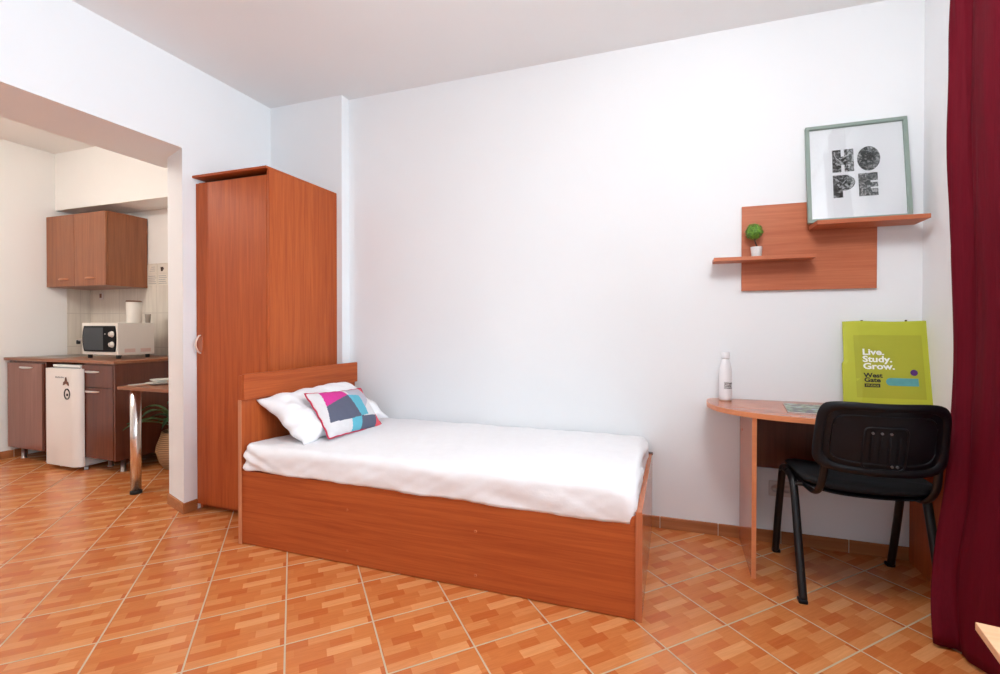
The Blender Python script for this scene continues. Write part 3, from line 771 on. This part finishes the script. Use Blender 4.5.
md = c_.modifiers.new('thickness', 'SOLIDIFY'); md.thickness = .004
b = B(); tube(b, [(1.0, -1.75, 2.632), (1.0, 2.2, 2.632)], .012, n=14)
cr_ = obj('rod', b, M['steel'], None, origin=(1.0, .2, 2.632)); cr_.name = 'curtain_rod'; tag(cr_, 'steel curtain rod above the right window', 'curtain rod')
for yy in (-1.6, .2, 2.17):
    b = B(); tube(b, [(1.0, yy, 2.632), (XR-.001, yy, 2.632)], .008, n=10); obj('bracket', b, M['steel'], cr_)

# ------------------------------------------------------------------ table in the right foreground
T = thing('side_table', 'light beech table whose sunlit corner juts in at bottom right', 'table', (.7, .35, 0))
TR_ = Matrix.Translation((.391, .797, 0)) @ Matrix.Rotation(math.radians(-9), 4, 'Z')
b = B(); box(b, 0, .56, -.95, 0, .709, .72, .001); obj('table_top', xf(b, TR_), M['tablewood'], T)
for (x, y) in ((.05, -.05), (.51, -.05), (.05, -.9), (.51, -.9)):
    b = B(); lathe(b, [(.02, 0), (.02, .7085)], x, y, 0, n=20); obj('leg', xf(b, TR_), M['steel'], T, smooth=True)

# ------------------------------------------------------------------ kitchen
def bar_handle(parent, x, y, z, w, m, bow=.018):
    b = B(); P = catmull([(x-w/2, y, z), (x-w/2*.8, y-bow*.75, z), (x, y-bow*1.15, z), (x+w/2*.8, y-bow*.75, z), (x+w/2, y, z)], 6)
    k = [.55+.9*math.sin(PI*i/(len(P)-1)) for i in range(len(P))]
    tube(b, P, .006, .004, 10, side=(0, 0, 1), taper=k); return obj('handle', b, m, parent, smooth=True)
# wall cabinet
T = thing('wall_cabinet', 'cherry wood kitchen wall cabinet with two doors under the beam', 'cabinet', (-5.0, 2.8, 1.48))
kx0, kx1, ky0, ky1, kz0, kz1 = -5.39, -4.585, 2.655, 2.97, 1.478, 2.115
b = B(); box(b, kx0, kx1, ky0+.002, ky1, kz0, kz1, .001); obj('cabinet_body', b, M['kwoodZ'], T)
xm = -5.0
for a0, a1, hx_ in ((kx0+.002, xm-.002, -5.16), (xm+.002, kx1-.002, -4.80)):
    b = B(); box(b, a0, a1, ky0-.017, ky0, kz0+.003, kz1-.003, .0015); d = obj('door', b, M['kwoodZ'], T)
    bar_handle(d, hx_+.02, ky0-.017, kz0+.065, .12, M['edge'])
# base units
cy, cz = 2.375, .10
T = thing('sink_cabinet', 'reddish brown base cabinet with one door at the kitchen wall', 'cabinet', (-5.1, 2.66, 0))
b = B(); box(b, -5.36, -4.865, cy, 2.95, cz, .838, .001); obj('cabinet_body', b, M['dwood'], T)
M['sheenwood'] = wood('sheen_tinted_laminate', (.22, .085, .06, 1), (.28, .12, .085, 1), 'Z', .2)  # pinkish reflection on the door is put into its base colour
b = B(); box(b, -5.358, -4.89, cy-.018, cy-.001, cz+.004, .82, .0015); d = obj('door', b, M['sheenwood'], T); bar_handle(d, -5.09, cy-.018, .785, .16, M['steel'])
for x, y in ((-5.27, 2.42), (-4.93, 2.42), (-5.27, 2.88), (-4.93, 2.88)):
    b = B(); lathe(b, [(.02, 0), (.02, .008), (.016, .01), (.016, cz)], x, y, 0, n=18); obj('leg', b, M['steel'], T, smooth=True)
T = thing('drawer_cabinet', 'reddish brown base cabinet with drawer and door beside the fridge', 'cabinet', (-4.2, 2.66, 0))
b = B(); box(b, -4.385, -4.005, cy, 2.95, cz, .838, .001); obj('cabinet_body', b, M['dwood'], T)
b = B(); box(b, -4.022, -4.002, cy-.016, 2.95, cz, .8385, .001); obj('side_panel', b, M['dwood'], T)
b = B(); box(b, -4.383, -4.026, cy-.018, cy-.001, .655, .825, .0015); d = obj('drawer', b, M['dwood'], T); bar_handle(d, -4.255, cy-.018, .775, .15, M['steel'])
b = B(); box(b, -4.383, -4.026, cy-.018, cy-.001, cz+.004, .65, .0015); d = obj('door', b, M['dwood'], T); bar_handle(d, -4.255, cy-.018, .622, .15, M['steel'])
for x, y in ((-4.30, 2.50), (-4.05, 2.44), (-4.30, 2.88), (-4.05, 2.88)):
    b = B(); lathe(b, [(.02, 0), (.02, .008), (.016, .01), (.016, cz)], x, y, 0, n=18); obj('leg', b, M['steel'], T, smooth=True)
T = thing('worktop', 'brown kitchen worktop running over both base cabinets', 'worktop', (-4.7, 2.66, .84))
b = B(); box(b, -5.385, -3.99, 2.345, 2.968, .839, .862, .003); obj('worktop_board', b, M['kwoodX'], T)
sink = obj('sink', B(), M['steel']) if False else None
b = B(); 
box(b, -5.30, -4.86, 2.44, 2.90, .8625, .866, .002)
sk = obj('sink', b, M['steel'], None, origin=(-5.08, 2.67, .8625)); tag(sk, 'stainless steel sink top let into the kitchen worktop', 'sink')
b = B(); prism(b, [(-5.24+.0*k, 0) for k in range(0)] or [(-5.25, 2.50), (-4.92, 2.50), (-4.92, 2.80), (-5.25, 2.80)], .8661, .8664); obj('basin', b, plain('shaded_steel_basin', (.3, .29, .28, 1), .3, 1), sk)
T = thing('faucet', 'small dark steel faucet beside the microwave on the sink', 'faucet', (-4.93, 2.83, .866))
b = B(); lathe(b, [(.022, 0), (.022, .006), (.014, .012), (.012, .12), (.016, .125), (.016, .15), (.004, .155)], -4.93, 2.83, .8662, n=20); obj('column', b, M['steel'], T, smooth=True)
b = B(); tube(b, catmull([(-4.93, 2.83, .98), (-5.02, 2.80, 1.005), (-5.12, 2.76, 1.005), (-5.17, 2.75, .995)], 5), .008, n=12); sp_ = obj('spout', b, M['steel'], T, smooth=True)
b = B(); lathe(b, [(.012, -.028), (.015, -.02), (.014, .006), (.008, .01)], -5.165, 2.752, .992, n=16); obj('aerator', b, M['blackmetal'], sp_, smooth=True)
# fridge
T = thing('mini_fridge', 'small white under-counter fridge between the two base cabinets', 'fridge', (-4.6, 2.6, 0))
b = B(); box(b, -4.70, -4.40, 2.36, 2.88, .02, .835-.03, .006); obj('fridge_body', b, M['white'], T)
b = B(); box(b, -4.72, -4.385+.0, 2.345, 2.40, .803, .822, .004); obj('fridge_top', b, M['white'], T)
def fdoor():
    bm = B(); n = 16; P = [(-4.735, 2.350), (-4.735, 2.315), (-4.728, 2.305)]
    P += [(-4.42+.075*math.sin(t), 2.302+.05*(1-math.cos(t))) for t in [PI/2*k/n for k in range(n+1)]]
    P += [(-4.35, 2.350)]
    prism(bm, [(x, y) for x, y in P], .035, .795); return bm
d = autosmooth(obj('door', fdoor(), M['white'], T), 30)
b = B(); box(b, -4.715, -4.405, 2.3505, 2.36, .03, .80); obj('door_seal', b, M['greyink'], T)
for x in (-4.68, -4.38):
    b = B(); lathe(b, [(.013, 0), (.013, .021)], x, 2.38, 0, n=14); obj('foot', b, M['socket'], T, smooth=True)
b = B()
for k in range(9): box(b, -4.60+.012*k, -4.592+.012*k, 2.3005, 2.3015, .722+.002*(k % 2), .734-.002*(k % 3)); 
obj('badge', b, M['greyink'], d)
mg = Vector((-4.458, 2.302, .60))
b = B()
for k in range(24):
    a0, a1 = 2*PI*k/24, 2*PI*(k+1)/24
    f = [b.verts.new((mg.x+r*math.cos(a), mg.y-.004+(.0 if r else 0), mg.z+r*math.sin(a)*1.2)) for r, a in ((.036, a0), (.036, a1), (.028, a1), (.028, a0))]; b.faces.new(f)
ex = bmesh.ops.extrude_face_region(b, geom=list(b.faces)); bmesh.ops.translate(b, vec=(0, .0035, 0), verts=[v for v in ex['geom'] if isinstance(v, bmesh.types.BMVert)])
g0 = obj('fridge_magnet', b, M['ink'], None, origin=mg); tag(g0, 'round black ring magnet low on the white fridge door', 'magnet', 'magnets on the fridge door')
b = B(); lathe(b, [(.01, 0), (.01, .003)], n=12); xf(b, Matrix.Translation((mg.x+.002, mg.y-.0005, mg.z-.006)) @ Matrix.Rotation(PI/2, 4, 'X')); obj('magnet_centre', b, M['ink'], g0)
mq = Vector((-4.47, 2.301, .68))
b = B(); P = [(-.034, -.012), (-.028, .012), (-.012, .02), (-.004, .05), (.004, .05), (.01, .02), (.028, .012), (.036, -.014), (.024, -.012), (.014, .0), (-.012, .0), (-.022, -.01)]
prism(b, [(mq.x+x, mq.z+y) for x, y in P], mq.y-.004, mq.y, 'Y'); g1 = obj('fridge_magnet', b, plain('brown_magnet', (.14, .05, .025, 1), .6), None, origin=mq)
tag(g1, 'brown figure-shaped magnet above the round one on the fridge', 'magnet', 'magnets on the fridge door')
# microwave
mx0, mx1, my0, my1, mz0, mz1 = -4.682, -4.242, 2.52, 2.80, .893, 1.156
T = thing('microwave', 'white microwave with dark glass door and two knobs on the worktop', 'microwave', (-4.44, 2.66, .862))
b = B(); box(b, mx0, mx1, my0, my1, mz0, mz1, .004); obj('oven_body', b, M['cream'], T)
b = B(); zc = (mz0+mz1)/2; P = []
for k in range(13): t = -1+2*k/12; P.append((mx0+.018+.022*t*t, zc+t*.105))
for k in range(13): t = 1-2*k/12; P.append((mx1-.013-.014*t*t, zc+t*.105))
prism(b, P, my0-.008, my0, 'Y'); d = obj('door', b, M['gloss'], T)
b = B(); P = []
for k in range(11): t = -1+2*k/10; P.append((mx0+.03+.02*t*t, zc+t*.092))
P += [(mx1-.16, zc+.092), (mx1-.16, zc-.092)]
prism(b, P, my0-.0095, my0-.008, 'Y'); obj('door_window', b, M['darkglass'], d)
for dz in (.038, -.046):
    b = B(); lathe(b, [(.025, 0), (.025, .004), (.019, .006), (.018, .018), (.001, .019)], n=24); xf(b, Matrix.Translation((mx1-.052, my0-.008, zc+dz)) @ Matrix.Rotation(PI/2, 4, 'X')); k_ = obj('knob', b, M['cream'], T, smooth=True)
    b = B(); box(b, mx1-.054, mx1-.050, my0-.0285, my0-.0275, zc+dz-.002, zc+dz+.018); obj('pointer', b, M['greyink'], k_)
b = B(); box(b, mx1-.141, mx1-.131, my0-.0105, my0-.0085, zc+.035, zc+.044); obj('door_button', b, M['steel'], d)
b = B()
for k in range(2):
    box(b, mx1, mx1+.0008, my0+.05+.12*k, my0+.13+.12*k, mz0+.02, mz0+.05)
obj('rating_label', b, plain('pale_pink_label', (.72, .52, .45, 1), .6), T)
for x in (mx0+.05, mx1-.04):
    for y in (my0+.03, my1-.03):
        b = B(); lathe(b, [(.014, 0), (.016, mz0-.862-.0015)], x, y, .8625 if x > -4.7 else .866, n=12); obj('foot', b, M['ink'], T)
# canister and cup on the microwave
cp = Vector((-4.32, 2.69, mz1+.0005))
T = thing('canister', 'cream cylindrical canister with brown lid on top of microwave', 'canister', cp)
b = B(); lathe(b, [(.001, 0), (.050, 0), (.052, .004), (.052, .175)], *cp, n=36); obj('canister_body', b, M['cream'], T, smooth=True)
b = B(); lathe(b, [(.054, .175), (.054, .184), (.051, .187), (.001, .187)], *cp, n=36); obj('lid', b, M['brownlid'], T, smooth=True)
b = B(); cp2 = Vector((-4.245, 2.765, mz1+.0005)); cp2.x = -4.262
lathe(b, [(.001, 0), (.016, 0), (.02, .06), (.022, .075), (.020, .075), (.017, .01), (.001, .01)], cp2.x-.005, cp2.y, cp2.z, n=20)
o = obj('cup', b, plain('grey_glass_cup', (.42, .38, .33, 1), .2), None, origin=cp2, smooth=True); tag(o, 'small grey cup beside the canister on the microwave', 'cup')
# kitchen socket
T = thing('wall_socket', 'small brown socket on the beige tiles under the wall cabinet', 'wall socket', (-5.22, YK-.008, 1.43))
b = B(); box(b, -5.245, -5.195, YK-.02, YK-.0085, 1.385, 1.455, .003); obj('face_plate', b, M['socket'], T)
b = B(); box(b, -5.235, -5.205, YK-.0215, YK-.0195, 1.40, 1.44, .001); obj('switch', b, M['brownlid'], T)
# decorated tiles
T = thing('decor_tiles', 'pale printed decor tiles with small cup picture beside wall cabinet', 'tile', (-4.45, YK-.008, 1.5))
xs = [(-4.585, -4.455), (-4.450, -4.32)]
for r_i, (za, zb) in enumerate(((1.61, 1.69), (1.50, 1.605))):
    for ci, (xa, xb) in enumerate(xs):
        b = B(); box(b, xa, xb, YK-.0115, YK-.0082, za, zb, .001, 1); tt = obj('decor_tile', b, plain('pale_decor_tile', (.78, .73, .64, 1), .3), T)
        b = B()
        if r_i == 1:
            for q in range(5): box(b, xa+.012, xb-.012-.01*(q % 3), YK-.0122, YK-.0116, za+.015+q*.017, za+.019+q*.017)
            obj('printed_lines', b, M['greyink'], tt)
        elif ci == 1:
            c = ((xa+xb)/2-.01, za+.035)
            prism(b, [(c[0]-.018, c[1]+.02), (c[0]+.018, c[1]+.02), (c[0]+.012, c[1]-.018), (c[0]-.012, c[1]-.018)], YK-.0124, YK-.0116, 'Y')
            box(b, c[0]+.018, c[0]+.026, YK-.0122, YK-.0117, c[1]-.005, c[1]+.012)
            obj('printed_cup', b, M['brown'], tt)
        else:
            for q in range(3): box(b, xa+.03+.012*q, xb-.03, YK-.0122, YK-.0116, za+.02+q*.018, za+.023+q*.018)
            obj('printed_lines', b, M['greyink'], tt)
# bar table
T = thing('bar_table', 'small brown table on a chrome leg joined to the partition', 'table', (-3.3, 2.3, 0))
b = B(); box(b, -3.545, XLk-.001, 2.10, 2.52, .70, .722, .003); obj('table_top', b, M['kwoodX'], T)
b = B(); lathe(b, [(.03, .02), (.03, .6995)], -3.435, 2.145, 0, n=28); lg = obj('leg', b, M['chrome'], T, smooth=True)
b = B(); lathe(b, [(.034, 0), (.034, .016), (.031, .022)], -3.435, 2.145, 0, n=28); obj('foot_cap', b, M['ink'], lg, smooth=True)
for i, (x, y, z, r, lb) in enumerate(((-3.40, 2.28, .7225, .085, 'wide pale plate on the bar table, lowest of the plates'), (-3.395, 2.285, .736, .065, 'smaller bowl-shaped dish stacked on the wide plate'))):
    b = B(); lathe(b, [(.001, 0), (r*.55, 0), (r*.62, .004), (r, .012+.008*i), (r*1.0, .0145+.008*i), (r*.6, .0065), (.001, .005)], x, y, z, n=36)
    o = obj('plate', b, M['plate'], None, origin=(x, y, z), smooth=True); tag(o, lb, 'plate', 'dishes on the bar table')
b = B(); box(b, -3.535, -3.492, 2.16, 2.30, .7225, .7262, .001); o = obj('napkin', b, M['plate'], None, origin=(-3.51, 2.23, .7225)); tag(o, 'flat pale napkin lying beside the plates on the bar table', 'napkin')
# plant in basket
pc = Vector((-3.775, 2.70, 0))
T = thing('potted_plant', 'leafy green plant in a woven basket under the bar table', 'plant', pc)
b = B(); lathe(b, [(.001, 0), (.12, 0), (.15, .05), (.175, .14), (.17, .18), (.145, .25), (.135, .29), (.125, .29), (.13, .24), (.15, .15), (.001, .15)], *pc, n=36); obj('basket', b, M['basket'], T, smooth=True)
def leaf(bm, a, L, H0, H1, wdt):
    d = Vector((math.cos(a), math.sin(a), 0)); s = Vector((-d.y, d.x, 0)); prev = None; n = 9
    for k in range(n+1):
        t = k/n; p = pc+d*L*t+Vector((0, 0, .28+H0*t*(2-t)-H1*t*t)); wv = wdt*math.sin(PI*min(1, t*.95+.05))**.7
        cur = [bm.verts.new(p-s*wv+Vector((0, 0, .01))), bm.verts.new(p), bm.verts.new(p+s*wv+Vector((0, 0, .01)))]
        if prev:
            for q in range(2): bm.faces.new((prev[q], prev[q+1], cur[q+1], cur[q]))
        prev = cur
for k in range(22):
    a = 2*PI*k/22+random.uniform(-.12, .12); b = B(); L_ = random.uniform(.24, .38)
    if math.sin(a) > .2: L_ = min(L_, .24)
    if math.cos(a) < -.2: L_ = min(L_, .19/abs(math.cos(a)))
    leaf(b, a, L_, random.uniform(.1, .30), random.uniform(.02, .2), random.uniform(.018, .034)); obj('leaf', b, M['leaf2'], T, smooth=True)
b = B(); lathe(b, [(.001, 0), (.12, 0), (.12, .1), (.001, .13)], pc.x, pc.y, .15, n=20); obj('soil', b, M['brown'], T)
# kitchen ceiling lamp (out of frame, lights the kitchen)
T = thing('ceiling_lamp', 'round warm ceiling lamp in the kitchen', 'lamp', (-4.2, .9, ZC))
b = B(); lathe(b, [(.15, -.02), (.15, 0)], -4.2, .9, ZC, n=32); obj('lamp_base', b, M['white'], T)
b = B(); lathe(b, [(.001, -.09), (.08, -.08), (.13, -.045), (.14, -.02)], -4.2, .9, ZC, n=32); obj('lamp_shade', b, M['lamp'], T, smooth=True)
l = bpy.data.lights.new('kitchen_bulb', 'POINT'); l.energy = 46; l.color = (1, .95, .88); l.shadow_soft_size = .12
o = bpy.data.objects.new('kitchen_bulb', l); COL.objects.link(o); o.location = (-4.2, .9, ZC-.22)
# unseen round ceiling lamp, added as fill light for the room
T = thing('ceiling_lamp', 'round white ceiling lamp added out of view as bedroom fill light', 'lamp', (.3, 1.05, ZC))
b = B(); lathe(b, [(.2, -.02), (.2, 0)], -.0+.3, 1.05, ZC, n=32); obj('lamp_base', b, M['white'], T)
b = B(); lathe(b, [(.001, -.09), (.1, -.08), (.17, -.045), (.19, -.02)], -.0+.3, 1.05, ZC, n=32); obj('lamp_shade', b, M['lamp'], T, smooth=True)
l = bpy.data.lights.new('room_fill_bulb', 'POINT'); l.energy = 48; l.color = (.93, .97, 1); l.shadow_soft_size = .2
o = bpy.data.objects.new('room_fill_bulb', l); COL.objects.link(o); o.location = (.3, 1.05, ZC-.32)
